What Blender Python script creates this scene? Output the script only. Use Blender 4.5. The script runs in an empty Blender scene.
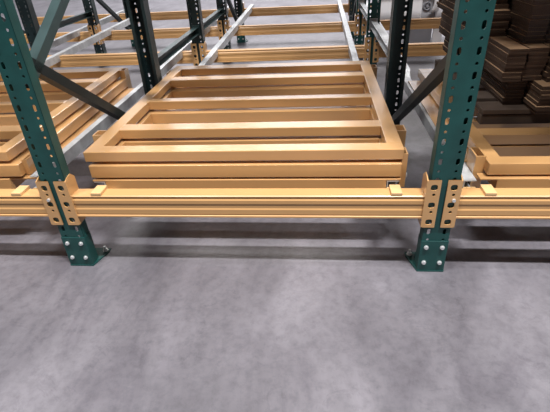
import bpy, bmesh, math, random
from mathutils import Vector, Matrix
random.seed(4)
S = bpy.context.scene
C = S.collection
D = 1.385            # bay pitch along the aisle
PI = math.pi

# ------------------------------------------------------------------ materials
def nodes_of(name):
    m = bpy.data.materials.new(name); m.use_nodes = True
    nt = m.node_tree
    return m, nt, nt.nodes['Principled BSDF']

def paint(name, col, rough=.4, var=.12, scale=6., metallic=0., bump=0., spec=.5, coat=0.):
    m, nt, b = nodes_of(name)
    tc = nt.nodes.new('ShaderNodeTexCoord')
    n = nt.nodes.new('ShaderNodeTexNoise'); n.inputs['Scale'].default_value = scale
    n.inputs['Detail'].default_value = 6
    nt.links.new(tc.outputs['Object'], n.inputs['Vector'])
    r = nt.nodes.new('ShaderNodeValToRGB')
    lo = [c*(1-var) for c in col]; hi = [min(1, c*(1+var)) for c in col]
    r.color_ramp.elements[0].position = .3; r.color_ramp.elements[0].color = (*lo, 1)
    r.color_ramp.elements[1].position = .7; r.color_ramp.elements[1].color = (*hi, 1)
    nt.links.new(n.outputs['Fac'], r.inputs['Fac'])
    nt.links.new(r.outputs['Color'], b.inputs['Base Color'])
    b.inputs['Roughness'].default_value = rough
    b.inputs['Metallic'].default_value = metallic
    b.inputs['Specular IOR Level'].default_value = spec
    b.inputs['Coat Weight'].default_value = coat; b.inputs['Coat Roughness'].default_value = .22; b.inputs['Coat IOR'].default_value = 1.5
    if bump:
        bp = nt.nodes.new('ShaderNodeBump'); bp.inputs['Strength'].default_value = bump
        bp.inputs['Distance'].default_value = .002
        n2 = nt.nodes.new('ShaderNodeTexNoise'); n2.inputs['Scale'].default_value = 220
        nt.links.new(tc.outputs['Object'], n2.inputs['Vector'])
        nt.links.new(n2.outputs['Fac'], bp.inputs['Height'])
        nt.links.new(bp.outputs['Normal'], b.inputs['Normal'])
    return m

def concrete(name):
    m, nt, b = nodes_of(name)
    L = nt.links.new; N = nt.nodes.new
    tc = N('ShaderNodeTexCoord')
    def noise(scale, detail, rough, stretch=(1, 1, 1), dist=0.):
        mp = N('ShaderNodeMapping'); mp.inputs['Scale'].default_value = stretch
        L(tc.outputs['Object'], mp.inputs['Vector'])
        n = N('ShaderNodeTexNoise'); n.inputs['Scale'].default_value = scale
        n.inputs['Detail'].default_value = detail; n.inputs['Roughness'].default_value = rough
        n.inputs['Distortion'].default_value = dist
        L(mp.outputs['Vector'], n.inputs['Vector'])
        return n.outputs['Fac']
    def ramp(fac, stops):
        r = N('ShaderNodeValToRGB')
        e = r.color_ramp.elements
        while len(e) < len(stops): e.new(.5)
        for i, (p, c) in enumerate(stops):
            e[i].position = p; e[i].color = (*c, 1)
        L(fac, r.inputs['Fac']); return r.outputs['Color']
    def mix(a, c, fac, mode='MULTIPLY'):
        x = N('ShaderNodeMix'); x.data_type = 'RGBA'; x.blend_type = mode
        x.inputs['Factor'].default_value = fac
        L(a, x.inputs['A']); L(c, x.inputs['B']); return x.outputs['Result']
    base = ramp(noise(1.6, 8, .62, (1, .75, 1), .6), [(.30, (.102, .097, .112)), (.5, (.152, .145, .166)), (.72, (.222, .213, .240))])
    trowel = ramp(noise(3.2, 7, .6, (1.0, .35, 1), 1.4), [(.36, (.74, .73, .75)), (.50, (.97, .97, .97)), (.66, (1.12, 1.12, 1.12))])
    fine = ramp(noise(28, 8, .75), [(.32, (.72, .72, .73)), (.55, (1, 1, 1))])
    scuff = ramp(noise(5.5, 10, .7, (1, 1, 1), 3.0), [(.58, (1, 1, 1)), (.63, (.74, .73, .75)), (.69, (1, 1, 1))])
    fleck = ramp(noise(120, 3, .5), [(.70, (1, 1, 1)), (.78, (1.35, 1.35, 1.35))])
    c = mix(mix(mix(mix(base, trowel, .9), fine, .9), scuff, .55), fleck, .6)
    L(c, b.inputs['Base Color'])
    rr = N('ShaderNodeMapRange'); rr.inputs['To Min'].default_value = .26; rr.inputs['To Max'].default_value = .50
    L(noise(2.4, 6, .6, (1, .5, 1), 1.), rr.inputs['Value']); L(rr.outputs['Result'], b.inputs['Roughness'])
    b.inputs['Specular IOR Level'].default_value = .5
    bp = N('ShaderNodeBump'); bp.inputs['Strength'].default_value = .08; bp.inputs['Distance'].default_value = .003
    L(noise(60, 6, .7), bp.inputs['Height']); L(bp.outputs['Normal'], b.inputs['Normal'])
    return m

M = {}
M['orange'] = paint('orange_paint', (.585, .333, .138), .30, .06, 3., spec=.5, coat=1.)
M['orange_pale'] = paint('pale_orange_paint', (.68, .45, .22), .4, .05, 3.)
M['beam'] = paint('beam_orange_paint', (.58, .33, .135), .42, .05, 3., spec=.5, coat=.15)
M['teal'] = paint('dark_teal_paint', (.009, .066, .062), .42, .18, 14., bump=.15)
M['teal_dark'] = paint('blackish_teal_paint', (.008, .020, .022), .42, .2, 14., bump=.15)  # same teal darkened, shade of the rear and far posts put into the colour
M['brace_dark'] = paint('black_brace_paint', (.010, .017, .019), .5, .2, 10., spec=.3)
M['brace'] = paint('grey_teal_paint', (.030, .058, .060), .38, .2, 10.)
M['galv'] = paint('galvanised_steel', (.50, .52, .54), .40, .14, 24., metallic=.3)
M['zinc'] = paint('zinc_bolt', (.72, .74, .75), .3, .05, 30., metallic=.5)
M['dark'] = paint('black_roller', (.03, .028, .03), .5, .1, 20.)
M['kraft'] = paint('brown_cardboard', (.078, .045, .027), .85, .14, 18.)  # dark cut edges, plus the shade on the load put into the colour
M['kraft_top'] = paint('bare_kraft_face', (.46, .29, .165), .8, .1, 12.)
M['wood'] = paint('dark_pallet_wood', (.085, .058, .042), .8, .25, 9.)
M['white'] = paint('white_plastic', (.78, .78, .82), .45, .05, 4.)
M['grey'] = paint('grey_plastic', (.20, .20, .225), .45, .08, 5.)
M['midgrey'] = paint('mid_grey_panel', (.36, .36, .39), .45, .08, 5.)
M['wall'] = paint('pale_wall_paint', (.55, .55, .58), .7, .05, .8)
M['floor'] = concrete('polished_concrete')

def wrap_mat():
    m, nt, b = nodes_of('clear_stretch_film')
    out = nt.nodes['Material Output']
    t = nt.nodes.new('ShaderNodeBsdfTransparent'); g = nt.nodes.new('ShaderNodeBsdfGlossy')
    g.inputs['Roughness'].default_value = .18
    mx = nt.nodes.new('ShaderNodeMixShader'); mx.inputs[0].default_value = .018
    tc = nt.nodes.new('ShaderNodeTexCoord'); n = nt.nodes.new('ShaderNodeTexNoise')
    n.inputs['Scale'].default_value = 22; n.inputs['Detail'].default_value = 6; n.inputs['Distortion'].default_value = 1.5
    nt.links.new(tc.outputs['Object'], n.inputs['Vector'])
    bp = nt.nodes.new('ShaderNodeBump'); bp.inputs['Strength'].default_value = 1.; bp.inputs['Distance'].default_value = .03
    nt.links.new(n.outputs['Fac'], bp.inputs['Height']); nt.links.new(bp.outputs['Normal'], g.inputs['Normal'])
    nt.links.new(t.outputs[0], mx.inputs[1]); nt.links.new(g.outputs[0], mx.inputs[2]); nt.links.new(mx.outputs[0], out.inputs['Surface'])
    return m
M['film'] = wrap_mat()

# ------------------------------------------------------------------ mesh builder
class MB:
    def __init__(s): s.v = []; s.f = []; s.mi = []
    def add(s, vs, fs, mi=0):
        o = len(s.v); s.v += [tuple(p) for p in vs]
        for f in fs: s.f.append(tuple(i+o for i in f)); s.mi.append(mi)
        return s
    def box(s, x0, x1, y0, y1, z0, z1, top=0):
        vs = [(x, y, z) for z in (z0, z1) for y in (y0, y1) for x in (x0, x1)]
        s.add(vs, [(0, 2, 3, 1), (0, 1, 5, 4), (1, 3, 7, 5), (3, 2, 6, 7), (2, 0, 4, 6)])
        return s.add(vs, [(4, 5, 7, 6)], top)
    def hexa(s, lo, hi):      # 4 lower and 4 upper corners, same winding
        return s.add(list(lo)+list(hi), [(3, 2, 1, 0), (4, 5, 6, 7), (0, 1, 5, 4), (1, 2, 6, 5), (2, 3, 7, 6), (3, 0, 4, 7)])
    def sweep(s, prof, frames):   # closed profile, list of functions (u,v)->xyz
        n = len(prof); vs = [fr(u, v) for fr in frames for u, v in prof]; fs = []
        for k in range(len(frames)-1):
            for i in range(n):
                j = (i+1) % n; fs.append((k*n+i, k*n+j, (k+1)*n+j, (k+1)*n+i))
        fs.append(tuple(range(n))[::-1]); fs.append(tuple((len(frames)-1)*n+i for i in range(n)))
        return s.add(vs, fs)
    def cyl(s, c, axis, r, h, n=16, r2=None):
        a = Vector(axis).normalized(); t = a.orthogonal().normalized(); b = a.cross(t); c = Vector(c)
        ring = lambda rr, d: [c+a*d+(t*math.cos(2*PI*i/n)+b*math.sin(2*PI*i/n))*rr for i in range(n)]
        vs = ring(r, 0)+ring(r if r2 is None else r2, h)
        return s.add(vs, [(i, (i+1) % n, n+(i+1) % n, n+i) for i in range(n)]+[tuple(range(n))[::-1], tuple(range(n, 2*n))])
    def channel(s, p0, p1, w, h, t, side, up):   # C-section bar between two points, open towards side
        p0, p1 = Vector(p0), Vector(p1); side = Vector(side)
        ax = (p1-p0).normalized(); upv = (Vector(up)-ax*ax.dot(Vector(up))).normalized()
        prof = [(0, -h/2), (w, -h/2), (w, -h/2+t), (t, -h/2+t), (t, h/2-t), (w, h/2-t), (w, h/2), (0, h/2)]
        fr = lambda p: (lambda u, v: p+side*u+upv*v)
        return s.sweep(prof, [fr(p0), fr(p1)])
    def holed(s, mp, cells, t):  # cells: (u0,u1,v0,v1, None | (cu,cv,a,b,power)); mp(u,v,d) -> xyz; sheet of thickness t
        for u0, u1, v0, v1, h in cells:
            if h is None:
                for d, rev in ((0, 0), (t, 1)):
                    q = [mp(u0, v0, d), mp(u1, v0, d), mp(u1, v1, d), mp(u0, v1, d)]
                    s.add(q, [(3, 2, 1, 0) if rev else (0, 1, 2, 3)])
                continue
            cu, cv, a, b, pw = h
            angs = [2*PI*i/12+.13 for i in range(12)]+[math.atan2(y-cv, x-cu) % (2*PI) for x in (u0, u1) for y in (v0, v1)]
            angs = sorted(set(round(x % (2*PI), 6) for x in angs)); n = len(angs)
            inn, out = [], []
            for th in angs:
                c_, s_ = math.cos(th), math.sin(th)
                r = ((abs(c_)/a)**pw+(abs(s_)/b)**pw)**(-1/pw); inn.append((cu+r*c_, cv+r*s_))
                k = min(((u1-cu)/c_ if c_ > 1e-9 else (u0-cu)/c_ if c_ < -1e-9 else 9), ((v1-cv)/s_ if s_ > 1e-9 else (v0-cv)/s_ if s_ < -1e-9 else 9))
                out.append((cu+k*c_, cv+k*s_))
            for d, rev in ((0, 0), (t, 1)):
                vs = [mp(*p, d) for p in inn]+[mp(*p, d) for p in out]
                fs = []
                for i in range(n):
                    j = (i+1) % n; q = (i, n+i, n+j, j); fs.append(q[::-1] if rev else q)
                s.add(vs, fs)
            vs = [mp(*p, 0) for p in inn]+[mp(*p, t) for p in inn]
            s.add(vs, [(i, (i+1) % n, n+(i+1) % n, n+i) for i in range(n)])
        return s
    def mesh(s, name, mats):
        me = bpy.data.meshes.new(name); me.from_pydata(s.v, [], s.f)
        for m in (mats if isinstance(mats, (list, tuple)) else [mats]): me.materials.append(M[m])
        me.polygons.foreach_set('material_index', s.mi)
        bm = bmesh.new(); bm.from_mesh(me); bmesh.ops.remove_doubles(bm, verts=bm.verts, dist=1e-5)
        bmesh.ops.recalc_face_normals(bm, faces=bm.faces); bm.to_mesh(me); bm.free()
        return me
    def obj(s, name, mats, parent=None, bevel=0, smooth=False, label=None):
        return put(name, s.mesh(name, mats), parent, bevel, smooth, label)

def put(name, me, parent=None, bevel=0, smooth=False, label=None, loc=None):
    o = bpy.data.objects.new(name, me); C.objects.link(o)
    if parent: o.parent = parent
    if loc: o.location = loc
    if bevel:
        b = o.modifiers.new('bevel', 'BEVEL'); b.width = bevel; b.segments = 2; b.limit_method = 'ANGLE'; b.angle_limit = math.radians(40)
    if smooth:
        for p in me.polygons: p.use_smooth = True
    if label: o['label'] = label
    return o

def thing(name, label, cat, loc=(0, 0, 0), group=None, rz=0):
    o = bpy.data.objects.new(name, None); C.objects.link(o); o.location = loc; o.rotation_euler.z = rz
    o['label'] = label; o['category'] = cat
    if group: o['group'] = group
    o.empty_display_size = .05
    return o

def copy_tree(src, label, loc, parent=None, scale=None):
    c = src.copy(); C.objects.link(c); c.parent = parent
    if label: c['label'] = label; c.location = loc
    for ch in list(src.children): copy_tree(ch, None, None, c)
    return c

# ------------------------------------------------------------------ setting
def struct(o): o['kind'] = 'structure'; return o
struct(MB().box(-14, 16, -7, 14, -.15, 0).obj('floor', 'floor'))
struct(MB().box(-14, 16, 13.0, 13.2, 0, 9).obj('wall_back', 'wall'))

# ------------------------------------------------------------------ uprights
PITCH = .0692; Z0 = .8736
def post_cells(z_lo, z_hi):
    cols = [(-.0465, -.0425), (-.0425, -.0125), (-.0125, .0125), (.0125, .0425), (.0425, .0465)]
    cells = []
    half = PITCH/2
    k0 = math.ceil((z_lo+half/2-Z0)/half); k1 = math.floor((z_hi-half/2-Z0)/half)
    lo, hi = Z0+k0*half-half/2, Z0+k1*half+half/2
    for i, (a, b) in enumerate(cols):
        if i in (1, 3):
            cells += [(a, b, z_lo, lo, None), (a, b, hi, z_hi, None)]
            for k in range(k0, k1+1):
                c = Z0+k*half
                h = ((a+b)/2, c, .0060, .0118, 5) if k % 2 == 0 else ((a+b)/2, c, .0048, .0048, 2)
                cells.append((a, b, c-half/2, c+half/2, h))
        else: cells.append((a, b, z_lo, z_hi, None))
    return cells

def post_mb(flip=False, z_hi=3.0, dep=.075):
    m = MB(); s = -1 if flip else 1; o = .075 if flip else 0.
    m.holed(lambda u, v, d: (u, o+s*d, v), post_cells(.004, z_hi), .0025)
    ya, yb = sorted((o+s*.0025, o+s*dep))
    for sx in (-1, 1):
        x0, x1 = sorted((sx*.0465, sx*.044)); m.box(x0, x1, ya, yb, .004, z_hi)
        l0, l1 = sorted((sx*.044, sx*.030)); e0, e1 = sorted((o+s*(dep-.0025), o+s*dep)); m.box(l0, l1, e0, e1, .004, z_hi)
    return m
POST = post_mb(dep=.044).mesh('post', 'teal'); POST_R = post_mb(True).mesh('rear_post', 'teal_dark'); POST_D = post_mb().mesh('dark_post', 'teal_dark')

def foot_meshes():
    f = MB()
    f.box(-.0482, .0482, -.003, -.0004, .006, .142)
    for sx in (-1, 1):
        x0, x1 = sorted((sx*.0485, sx*.0470)); f.box(x0, x1, -.003, .046, .006, .142)
    b = MB()
    b.sweep([(-.049, -.005), (.049, -.005), (.076, .085), (.076, .11), (-.076, .11), (-.076, .085)],
            [lambda u, v: (u, v, 0), lambda u, v: (u, v, .006)])
    k = MB().cyl((0, -.004, 0), (0, -1, 0), .0085, .0025, 14).cyl((0, -.0065, 0), (0, -1, 0), .0065, .005, 6)
    a = MB().cyl((0, 0, .006), (0, 0, 1), .011, .0025, 14).cyl((0, 0, .0085), (0, 0, 1), .0085, .008, 6).cyl((0, 0, .0165), (0, 0, 1), .005, .012, 10)
    return f.mesh('foot_cover', 'teal'), b.mesh('base_plate', 'teal'), k.mesh('bolt', 'zinc'), a.mesh('anchor_bolt', 'zinc')
FOOT, PLATE, BOLT, ANCHOR = foot_meshes()

def add_post(root, y, rear=False, foot=True, dark=False):
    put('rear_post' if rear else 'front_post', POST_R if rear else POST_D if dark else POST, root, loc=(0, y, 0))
    if not foot: return
    f = put('foot', FOOT, root, .0015, loc=(0, y, 0))
    for bx in (-.0285, .0285):
        for bz in (.045, .115): put('bolt', BOLT, f, loc=(bx, 0, bz), label='zinc bolt on foot cover')
    p = put('base_plate', PLATE, root, loc=(0, y, 0))
    for sx in (-1, 1): put('anchor_bolt', ANCHOR, p, loc=(sx*.060, .093, 0), label='zinc anchor bolt')

def brace_mb(p0, p1, side, w=.045, h=.048):
    return MB().channel(p0, p1, w, h, .004, side, (0, 0, 1))

def upright_frame(label, x, y, dy, side, segs, dark=False):
    t = thing('upright_frame', label, 'rack frame', (x, y, 0))
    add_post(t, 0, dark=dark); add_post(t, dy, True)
    for (ya, za, yb, zb) in segs:
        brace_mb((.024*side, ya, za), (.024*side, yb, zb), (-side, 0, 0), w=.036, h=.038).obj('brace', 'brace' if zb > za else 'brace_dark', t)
    return t
segsA = [(.03, .822, 1.14, .06), (.03, .737, 1.14, 1.395), (.03, 2.15, 1.14, 1.47)]
FA = upright_frame('dark green front rack upright left of the large centre stack, with two dark braces', 0, 0, 1.105, 1, segsA)
FA.location.x = .004; FA.rotation_euler.y = .006
upright_frame('bright green front rack upright standing between the centre stack and the cardboard load', D+.003, 0, 1.105, -1, [(.03, .806, 1.14, .135), (.03, 2.15, 1.14, 1.47)])
segsC = [(.077, .75, 1.0, .16), (.077, .80, 1.0, 1.6)]
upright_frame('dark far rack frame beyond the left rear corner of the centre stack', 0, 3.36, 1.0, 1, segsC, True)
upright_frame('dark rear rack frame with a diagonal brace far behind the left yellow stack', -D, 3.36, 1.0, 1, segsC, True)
upright_frame('dark green far rack frame just left of the right black post', D, 3.36, 1.0, -1, segsC)
def rack_post(label, x):
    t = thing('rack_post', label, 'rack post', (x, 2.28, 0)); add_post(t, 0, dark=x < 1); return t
rack_post('dark single rack post behind the far left corner of the long yellow stack', 0)
rack_post('dark green single rack post behind the far right corner of the long yellow stack', D)
rack_post('dark single rack post partly hidden behind the left front upright and its brace', -D)

upright_frame('front rack upright at the far end of the left stack, outside the picture', -D, 0, 1.105, 1, segsA)
upright_frame('front rack upright at the far end of the cardboard load, outside the picture', 2*D, 0, 1.105, -1, segsA)
rack_post('rack post behind the far end of the cardboard load', 2*D)
rack_post('rack post at the outer end of the far left bay', -2*D)
upright_frame('far rack frame behind the far end of the cardboard load', 2*D, 3.36, 1.0, -1, segsC)
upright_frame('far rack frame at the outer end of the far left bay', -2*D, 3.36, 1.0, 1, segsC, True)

def spacer(label, x, y0, y1, side, mat, z=.508):
    t = thing('row_spacer', label, 'spacer bar', (x, y0, z))
    MB().channel((-.02*side, 0, 0), (-.02*side, y1-y0, 0), .042, .05, .003, (side, 0, 0), (0, 0, 1)).obj('spacer_bar', mat, t)
    for yy, d in ((0., 1), (y1-y0, -1)):
        e0, e1 = sorted((yy, yy+d*.004)); MB().box(-.03, .03, e0, e1, -.04, .04).obj('end_plate', mat, t)
spacer('grey-green bar from the left black post back to the next dark post', 0, 1.181, 2.279, 1, 'brace')
spacer('grey-green bar between the two dark posts behind the left end of the stack', 0, 2.356, 3.359, 1, 'brace')
spacer('pale galvanised bar between the right black post and the green post left of it', D, 1.181, 2.279, -1, 'galv')
spacer('short pale galvanised bar deepest in the rack at the right of the stack', D, 2.356, 3.359, -1, 'galv')
spacer('thin dark bar between two far posts seen under the left diagonal brace', -D, 2.356, 3.359, 1, 'brace', .53)

# ------------------------------------------------------------------ beams
def connector_mesh(side):       # L-shaped end clip: plate on the post face, leg running back beside the post
    m = MB(); half = .0215
    def cells():
        cs = []; z = .205
        rows = [(.205, .248, None)]
        cs = []
        ks = [(.2278, 'L'), (.2624, 'S'), (.297, 'L'), (.3316, 'S'), (.3662, 'L')]
        edges = [.205]+[(ks[i][0]+ks[i+1][0])/2 for i in range(4)]+[.394]
        for i, (z, kd) in enumerate(ks):
            h = (0., z, .0115, .0115, 3.2) if kd == 'L' else (.002, z+.007, .0055, .0055, 2)
            cs.append((-half, half, edges[i], edges[i+1], h))
        return cs
    m.holed(lambda u, v, d: (u, -.0072+d, v), cells(), .004)
    # the leg: beside the post, with a sloped head
    x0, x1 = sorted((side*half, side*(half+.004)))
    prof = [(-.0072, .207), (.058, .207), (.058, .385), (.035, .405), (.012, .400), (-.0072, .392)]
    m.sweep(prof, [lambda u, v: (x0, u, v), lambda u, v: (x1, u, v)])
    return m.mesh('end_connector', 'orange')
CON = {1: connector_mesh(1), -1: connector_mesh(-1)}
PIN = MB().cyl((0, -.0072, 0), (0, -1, 0), .006, .006, 12).mesh('locking_pin', 'zinc')
BPROF = [(.055, .33), (.004, .33), (.0, .327), (.004, .3185), (-.001, .311), (-.001, .2975), (.0015, .2945), (.0015, .2785), (-.0012, .2725), (-.0012, .253), (.002, .2505), (-.0045, .2475), (-.0045, .2415), (.0, .2385), (.055, .2385)]
XA = .0575                                      # beam begins this far from the post centre
BEAM = MB().sweep(BPROF, [lambda u, v: (XA, u, v), lambda u, v: (D-XA, u, v)]).mesh('bar_profile', 'beam')
def beam(label, x, y, z=0., pins=(0, 0), ends=(1, 1)):
    t = thing('rack_crossbar', label, 'rack beam', (x, y, z))
    put('bar_profile', BEAM, t)
    if ends[0]:
        a = put('end_connector', CON[1], t, loc=(.0322, 0, 0))
        if pins[0]: put('locking_pin', PIN, a, loc=(.006, 0, .318), label='silver locking pin')
    if ends[1]:
        b = put('end_connector', CON[-1], t, loc=(D-.0322, 0, 0))
        if pins[1]: put('locking_pin', PIN, b, loc=(.002, 0, .318), label='silver locking pin')
    return t
beam('long front orange beam between the two green uprights, below the large stack', 0, 0)
beam('front orange beam running off the left edge, below the left stack', -D, 0, pins=(0, 1))
beam('front orange beam running off the right edge, below the cardboard load', D, 0, pins=(1, 0))
names = {0: 'behind the large yellow stack', -1: 'at the left behind the left yellow stack', 1: 'at the right between the black post and the cardboard', -2: 'at the far left'}
for yb, zz, row in ((2.274, .018, 'nearest background beam'), (3.354, .025, 'middle background beam'), (4.36, .05, 'farthest background beam')):
    for i in ((0, -1, 1, -2) if row[0] == 'n' else (0, -1, 1, -2)):
        yy = yb if row[0] != 'f' else 4.4435
        beam('orange ' + row + ' ' + names[i], i*D, yy, zz, ends=(1, 1))

# ------------------------------------------------------------------ rails
def rail(label, x0, x1, clip0, clip1, y_end=4.66, side=1, shift=0., high=False):
    t = thing('cart_rail', label, 'rail', (0, 0, 0))
    m = MB(); h = .055; w = .004
    hi = lambda y: .352+(y-1.5)*.016
    W = x1-x0
    # C-section: top flange, web on one side, bottom flange
    if side > 0: prof = [(0, 0), (W, 0), (W, w), (w, w), (w, h-w), (W, h-w), (W, h), (0, h)]
    else: prof = [(0, 0), (W, 0), (W, h), (0, h), (0, h-w), (W-w, h-w), (W-w, w), (0, w)]
    fr = lambda y, z, d: (lambda u, v: (x0+d+u, y, z-h+v))
    fs = [fr(.118, .350, 0), fr(1.5, .352, 0)] if high else [fr(.118, .3255, 0), fr(1.44, .3255, 0), fr(1.56, hi(1.56), shift)]
    m.sweep(prof, fs+[fr(3.0, hi(3.), shift), fr(y_end, hi(y_end), shift)])
    m.obj('rail_channel', 'galv', t)
    c = MB(); xa, xb = min(x0, clip0), max(x1, clip1)
    c.box(clip0, clip1, .001, .0625, .3305, .341); c.box(clip0, clip1, .0565, .0625, .285, .3304)
    c.box(xa, xb, .0565, .1175, .272, .2845)
    c.box(x0, x1, .1125, .1175, .2845, .30)
    c.obj('stop_clip', 'orange_pale', t, .001, label='pale orange clip hooked over the beam')
    return t
rail('grey rail running back from the left rear corner of the large centre stack', .090, .134, .133, .172, side=-1, shift=.022)
rail('pale rail running back from the right rear corner of the large centre stack', 1.218, 1.262, 1.216, 1.253, side=1, shift=-.015)
rail('white edged rail between the left stack and the large centre stack', -.170, -.138, -.180, -.141, side=-1, high=True)
rail('pale grey rail running from behind the left upright to the left black post', -1.262, -1.218, -1.262, -1.222, side=-1, shift=.02)
rail('galvanised rail seen between the right black post and the right front upright', 1.490, 1.534, 1.526, 1.563, side=1, shift=.015)
rail('thin galvanised rail in the next bay at the far left, above the left stack', -1.585, -1.545, -1.565, -1.525, side=-1)

# ------------------------------------------------------------------ nested carts
def bar(t, name, x0, x1, y0, y1, z0, z1, mat='orange', bev=.0025):
    return MB().box(x0, x1, y0, y1, z0, z1).obj(name, mat, t, bev)
def cart(label, x0, x1, bars, z0, z1, rail_w=.056, group=None, rollers=0., flange=None):
    t = thing('pushback_cart', label, 'cart', ((x0+x1)/2, bars[0][0], z0))
    ox, oy, oz = t.location
    y_rear = bars[-1][1]
    B = lambda n, a, b, c, d, e, f, **k: bar(t, n, a-ox, b-ox, c-oy, d-oy, e-oz, f-oz, **k)
    B('cross_bar', x0, x1, bars[0][0], bars[0][1], z0, z1)
    B('cross_bar', x0, x1, bars[-1][0], bars[-1][1], z0, z1)
    for a, b in bars[1:-1]: B('cross_bar', x0+rail_w-.001, x1-rail_w+.001, a, b, z0, z1-.0002)
    for xa in (x0, x1-rail_w): B('side_rail', xa, xa+rail_w, bars[0][1]-.003, bars[-1][0]+.003, z0, z1-.0001)
    if rollers:
        for xa in (x0+.03, x1-.03):
            for ya in (bars[0][0]+.1, bars[-1][1]-.1):
                MB().cyl((xa-.012-ox, ya-oy, -rollers/2), (1, 0, 0), rollers/2, .024, 14).obj('roller', 'dark', t)
    for fl in flange or []: B('side_flange', *fl, bev=.001)
    return t
def tube_bracket(t, x0, x1, y0, y1, z0, z1, w=.005, bolt=0, mat='orange'):
    ox, oy, oz = t.location
    m = MB()
    for a in ((x0, x0+w, y0, y1), (x1-w, x1, y0, y1), (x0+w, x1-w, y0, y0+w), (x0+w, x1-w, y1-w, y1)):
        m.box(a[0]-ox, a[1]-ox, a[2]-oy, a[3]-oy, z0-oz, z1-oz)
    o = m.obj('wheel_bracket', mat, t)
    if bolt:
        xb = x1 if bolt > 0 else x0
        MB().cyl((xb-ox, (y0+y1)/2-oy, z0+.035-oz), (bolt, 0, 0), .009, .010, 12).obj('axle_bolt', 'zinc', o, label='silver axle bolt')
    return o
TOPB = [(.132, .193), (.354, .424), (.722, .776), (1.096, 1.168), (1.336, 1.421)]
MIDB = [(.121, .182), (.349, .41), (.697, .752), (1.06, 1.125), (1.31, 1.39)]
LOWB = [(.118, .178), (.345, .405), (.68, .735), (1.04, 1.10), (1.28, 1.36)]
G = 'nested orange pushback carts'
# large centre stack
STACKS = []
c = cart('topmost orange cart frame of the large centre stack, all cross bars in view', .072, 1.271, TOPB, .4045, .4446, rollers=.0125)
tube_bracket(c, .012, .072, .335, .392, .30, .430); tube_bracket(c, 1.271, 1.313, .338, .402, .30, .430)
tube_bracket(c, 1.271, 1.313, 1.33, 1.40, .33, .425); tube_bracket(c, .030, .072, 1.33, 1.40, .33, .425)
STACKS += [(c, 'upper level cart frame above the centre stack', 0), (c, 'upper level cart frame above the left stack', -D), (c, 'upper level cart frame above the cardboard load', D)]
MID = c = cart('middle orange cart frame of the three in the large centre stack', .084, 1.266, MIDB, .340, .392, rollers=.008)
tube_bracket(c, 1.266, 1.286, .135, .195, .29, .425, bolt=1)
cart('bottom orange cart frame of the large centre stack, resting on the rails', .136, 1.216, LOWB, .278, .332, rail_w=.05,
     flange=[(.086, .137, .118, 1.36, .3262, .332), (1.215, 1.266, .118, 1.36, .3262, .332)])
# left stack
c = cart('topmost orange cart frame of the left stack, behind the left upright', -1.205, -.250, TOPB, .4045, .4446, rollers=.0125)
tube_bracket(c, -.250, -.216, 1.350, 1.418, .215, .440); c.rotation_euler.z = .028
c = cart('middle orange cart frame of the three in the left stack', -1.215, -.215, MIDB, .340, .392, rollers=.008)
tube_bracket(c, -.214, -.194, .15, .205, .335, .40); c.rotation_euler.z = .028
c = cart('bottom orange cart frame of the left stack, just above the beam', -1.180, -.272, LOWB, .278, .332, rail_w=.05,
     flange=[(-.273, -.160, .125, 1.34, .3262, .332), (-1.255, -1.179, .118, 1.36, .3262, .332)])
c.rotation_euler.z = .028
# right stack
c = cart('upper orange cart frame of the right pair, carrying the cardboard load', 1.571, 2.515, TOPB[:1]+[(.395, .465)]+TOPB[2:], .340, .385, rollers=.008)
tube_bracket(c, 1.5355, 1.571, .172, .255, .225, .395)
cart('lower orange cart frame of the right pair, under the cardboard load', 1.605, 2.480, LOWB[:1]+[(.395, .455)]+LOWB[2:], .278, .332, rail_w=.05,
     flange=[(1.545, 1.606, .118, .165, .3262, .332), (1.505, 1.606, .265, 1.36, .3262, .332), (2.479, 2.54, .118, 1.36, .3262, .332)])

# ------------------------------------------------------------------ next storage level, above the picture
UP = 2.25; UPR = 1.038
for i, w_ in ((0, 'above the large centre stack'), (-1, 'above the left stack'), (1, 'above the cardboard load')):
    beam('orange upper level front bar ' + w_, i*D, 0, UP if i < 1 else UPR)
    beam('orange upper level rear bar ' + w_, i*D, 2.274, UP if i < 1 else UPR)
for src, nm, dx in STACKS+[(MID, 'second upper level cart frame above the centre stack', 0)]:  # second cart layer is unseen, added to deepen the shade on the stack
    l = src.location
    up = UPR if dx > 0 else UP
    copy_tree(src, nm, (l.x+dx, l.y, l.z+up))
    for k_ in (1, 2): copy_tree(src, nm.replace('upper level', ('deep', 'deepest')[k_-1] + ' upper level'), (l.x+dx, l.y+1.42*k_, l.z+up))
def carton(label, x, y, z, w, d, h):
    t = thing('carton', label, 'box', (x, y, z))
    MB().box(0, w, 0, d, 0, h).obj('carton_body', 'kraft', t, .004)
    MB().box(w/2-.03, w/2+.03, -.0008, d+.0008, h-.12, h+.001).obj('tape', 'orange_pale', t)
for i_, dx_ in enumerate((.13, .70)):
    for j_ in (0, 1):
        carton('brown carton on the upper carts above the cardboard load, ' + ('left ', 'right ')[i_] + ('lower', 'higher')[j_], D+dx_, -.08, .4455+UPR+.5*j_, .56, 1.25, .498)
    carton('brown carton deeper on the upper carts behind the ' + ('left', 'right')[i_] + ' front carton', D+dx_, 1.20, .4455+UPR, .56, 1.4, .6)  # unseen deeper cartons, added to stop light leaking between the cart bars

# ------------------------------------------------------------------ cardboard load
t = thing('pallet', 'dark wooden pallet between the right carts and the cardboard bundles', 'pallet', (2.09, 1.02, .385))
for i in range(6): MB().box(-.44, .44, -.52+i*.153, -.52+i*.153+.11, .045, .065).obj('deck_board', 'wood', t, .002)
for ys in (-.515, -.09, .30): MB().box(-.44, .44, ys, ys+.05, 0, .0415).obj('stringer', 'wood', t, .002)

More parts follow.
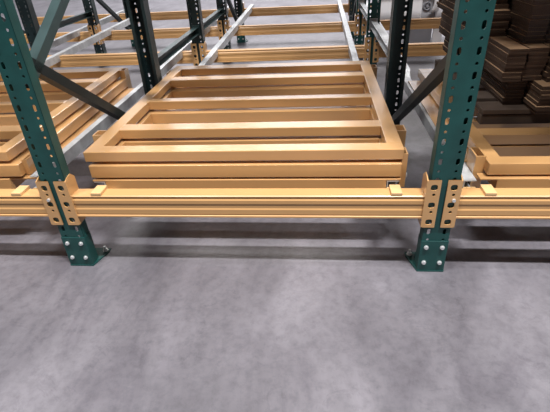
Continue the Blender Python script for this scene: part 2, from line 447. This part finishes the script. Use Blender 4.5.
def bundle(label, x0, y0, z0, w, h, L, rz=0., boards=7):
    t = thing('cardboard_bundle', label, 'cardboard', (x0, y0, z0), 'cardboard bundles on the pallet' if False else None, rz)
    hh = h/boards
    for k in range(boards):
        dx = random.uniform(-.002, .004) if k else 0; dy = random.uniform(-.006, .008) if k else 0
        if k == 1: dx -= .006
        m = MB(); z = k*hh
        # a flat-folded board: two liners with a slightly recessed fold between them
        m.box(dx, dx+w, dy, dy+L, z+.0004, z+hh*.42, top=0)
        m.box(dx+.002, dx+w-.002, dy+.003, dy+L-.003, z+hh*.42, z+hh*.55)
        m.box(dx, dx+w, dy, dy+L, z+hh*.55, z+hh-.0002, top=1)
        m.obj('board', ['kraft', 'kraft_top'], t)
    return t
ZB = .4505
WD = .075
H1, H2, H3 = .110, .128, .105
# first layer
bundle('leftmost cardboard bundle of the lowest layer, on the pallet beside the right upright', 1.748, .560, ZB, WD, H1, 1.05)
bundle('second cardboard bundle of the lowest layer, reaching forward at the right edge', 1.832, .440, ZB, WD, H1, 1.05)
bundle('third cardboard bundle of the lowest layer, at the right edge of the picture', 1.916, .462, ZB, WD, H1, 1.05)
# second layer
z = ZB+H1
bundle('leftmost cardboard bundle of the second layer, its front end top lit tan', 1.706, .520, z, .073, H2, 1.08)
bundle('second cardboard bundle of the second layer, with a lit top at the right edge', 1.787, .530, z, WD, H2, 1.06)
bundle('third cardboard bundle of the second layer, at the right edge', 1.870, .500, z, WD, H2, 1.06)
z += H2
bundle('leftmost wrapped cardboard bundle of the third layer', 1.795, .600, z, WD, H3, 1.0)
bundle('second wrapped cardboard bundle of the third layer', 1.878, .600, z, WD, H3, 1.0)
bundle('rear cardboard bundle of the third layer, pushed back to the left', 1.702, .760, z, WD, H3, .95)
z += H3
bundle('leftmost wrapped cardboard bundle of the fourth layer', 1.797, .606, z, WD, .13, 1.0)
bundle('second wrapped cardboard bundle of the fourth layer', 1.880, .606, z, WD, .13, 1.0)
bundle('rear cardboard bundle of the fourth layer, beside the right upright', 1.704, .800, z, WD, .13, .9)
z += .13
bundle('leftmost wrapped cardboard bundle of the topmost layer', 1.79, .62, z, WD, .13, .98)
bundle('second wrapped cardboard bundle of the topmost layer', 1.874, .62, z, WD, .13, .98)
f = MB(); pts = [(1.7885, 1.62), (1.7885, .594), (1.965, .594), (1.965, 1.62)]
zs = [.690+i*.045 for i in range(10)]
for i in range(3):
    (xa, ya), (xb, yb) = pts[i], pts[i+1]; n = 10
    for k in range(len(zs)-1):
        for j in range(n):
            q = []
            for jj, kk in ((j, k), (j+1, k), (j+1, k+1), (j, k+1)):
                u = jj/n; q.append((xa+(xb-xa)*u, ya+(yb-ya)*u, zs[kk]))
            f.add(q, [(0, 1, 2, 3)])
o = f.obj('stretch_film', 'film'); o['label'] = 'clear shiny stretch film around the upper cardboard bundles'; o['category'] = 'plastic film'
so = o.modifiers.new('thickness', 'SOLIDIFY'); so.thickness = .0012; so.offset = 1

# ------------------------------------------------------------------ machine behind the rear beams
t = thing('floor_machine', 'white and grey machine with a round wheel standing behind the right rear beams', 'machine', (2.1, 3.95, 0))
MB().box(-.11, .13, 0, .34, 0, .16).obj('base', 'grey', t, .008)
MB().box(-.47, 0, .03, .36, .16, .95).obj('body', 'white', t, .012)
MB().box(.0005, .24, .06, .36, .16, .95).obj('rear_panel', 'midgrey', t, .008)
MB().box(.15, .25, .02, .05, .0, .9).obj('corner_post', 'white', t, .006)
def torus(m, c, R, r, n=28, k=10):
    vs = [(c[0]+(R+r*math.cos(b))*math.cos(a), c[1]+r*math.sin(b), c[2]+(R+r*math.cos(b))*math.sin(a)) for a in [2*PI*i/n for i in range(n)] for b in [2*PI*j/k for j in range(k)]]
    return m.add(vs, [(i*k+j, ((i+1) % n)*k+j, ((i+1) % n)*k+(j+1) % k, i*k+(j+1) % k) for i in range(n) for j in range(k)])
w = MB(); torus(w, (.055, .045, .385), .038, .008); w.cyl((.055, .0595, .385), (0, -1, 0), .015, .03, 16)
for a in range(5):
    th = 2*PI*a/5; w.sweep([(-.004, -.004), (.004, -.004), (.004, .004), (-.004, .004)], [lambda u, v: (.055+u, .045+v, .385), lambda u, v: (.055+.038*math.cos(th)+u, .045+v, .385+.038*math.sin(th))])
w.obj('wheel', 'grey', t, smooth=False)
h = MB()
path = [(.15, -.005, .95), (.15, -.005, .60), (.148, -.005, .42), (.135, -.005, .355), (.105, 0, .33)]
ring = [(math.cos(2*PI*i/10)*.036, math.sin(2*PI*i/10)*.036) for i in range(10)]
h.sweep(ring, [(lambda u, v, p=p: (p[0]+u, p[1]+v, p[2])) for p in path])
h.obj('hose', 'white', t, smooth=True)

# ------------------------------------------------------------------ light
def area(name, loc, target, sx, sy, power, col=(1, .97, .93)):
    l = bpy.data.lights.new(name, 'AREA'); l.shape = 'RECTANGLE'; l.size = sx; l.size_y = sy; l.energy = power; l.color = col
    o = bpy.data.objects.new(name, l); C.objects.link(o); o.location = loc
    o.rotation_euler = (Vector(target)-Vector(loc)).to_track_quat('-Z', 'Y').to_euler()
    return o
for lx, pw in ((2.3, 880), (-1.9, 380), (6.5, 260)):
    area('aisle_lamp', (lx, -2.0, 8.0), (lx, -2.0, 0), 1.3, .22, pw, (1, .975, .95))
for lx, pw in ((-.6, 150), (4.4, 110)):
    area('rack_side_lamp', (lx, -.8, 8.0), (lx, -.8, 0), 1.3, .22, pw, (1, .975, .95))
area('far_aisle_lamp', (1, 10.5, 8.0), (1, 10.5, 0), 12, 3, 2400, (1, .98, .97))  # added light panel, unseen, gives the cart tops their pale highlights
W = bpy.data.worlds.new('warehouse'); S.world = W; W.use_nodes = True
bg = W.node_tree.nodes['Background']; bg.inputs['Color'].default_value = (.80, .80, .90, 1); bg.inputs['Strength'].default_value = .10

# ------------------------------------------------------------------ camera
cd = bpy.data.cameras.new('camera'); co = bpy.data.objects.new('camera', cd); C.objects.link(co)
R = ((.99518742, .08438287, -.04981488), (.00236619, -.52891422, -.84867199), (-.09796117, .84446982, -.52656845))
mt = Matrix.Identity(4)
for i in range(3): mt[i][0] = R[0][i]; mt[i][1] = -R[1][i]; mt[i][2] = -R[2][i]
mt[0][3], mt[1][3], mt[2][3] = .964009, -1.306046, 1.103239
co.matrix_world = mt
cd.sensor_width = 36; cd.sensor_fit = 'HORIZONTAL'; cd.lens = 432.397/550*36; cd.clip_start = .05
S.camera = co
S.view_settings.view_transform = 'Standard'; S.view_settings.look = 'None'; S.view_settings.gamma = 1
S.view_settings.exposure = 0.; S.view_settings.use_curve_mapping = False
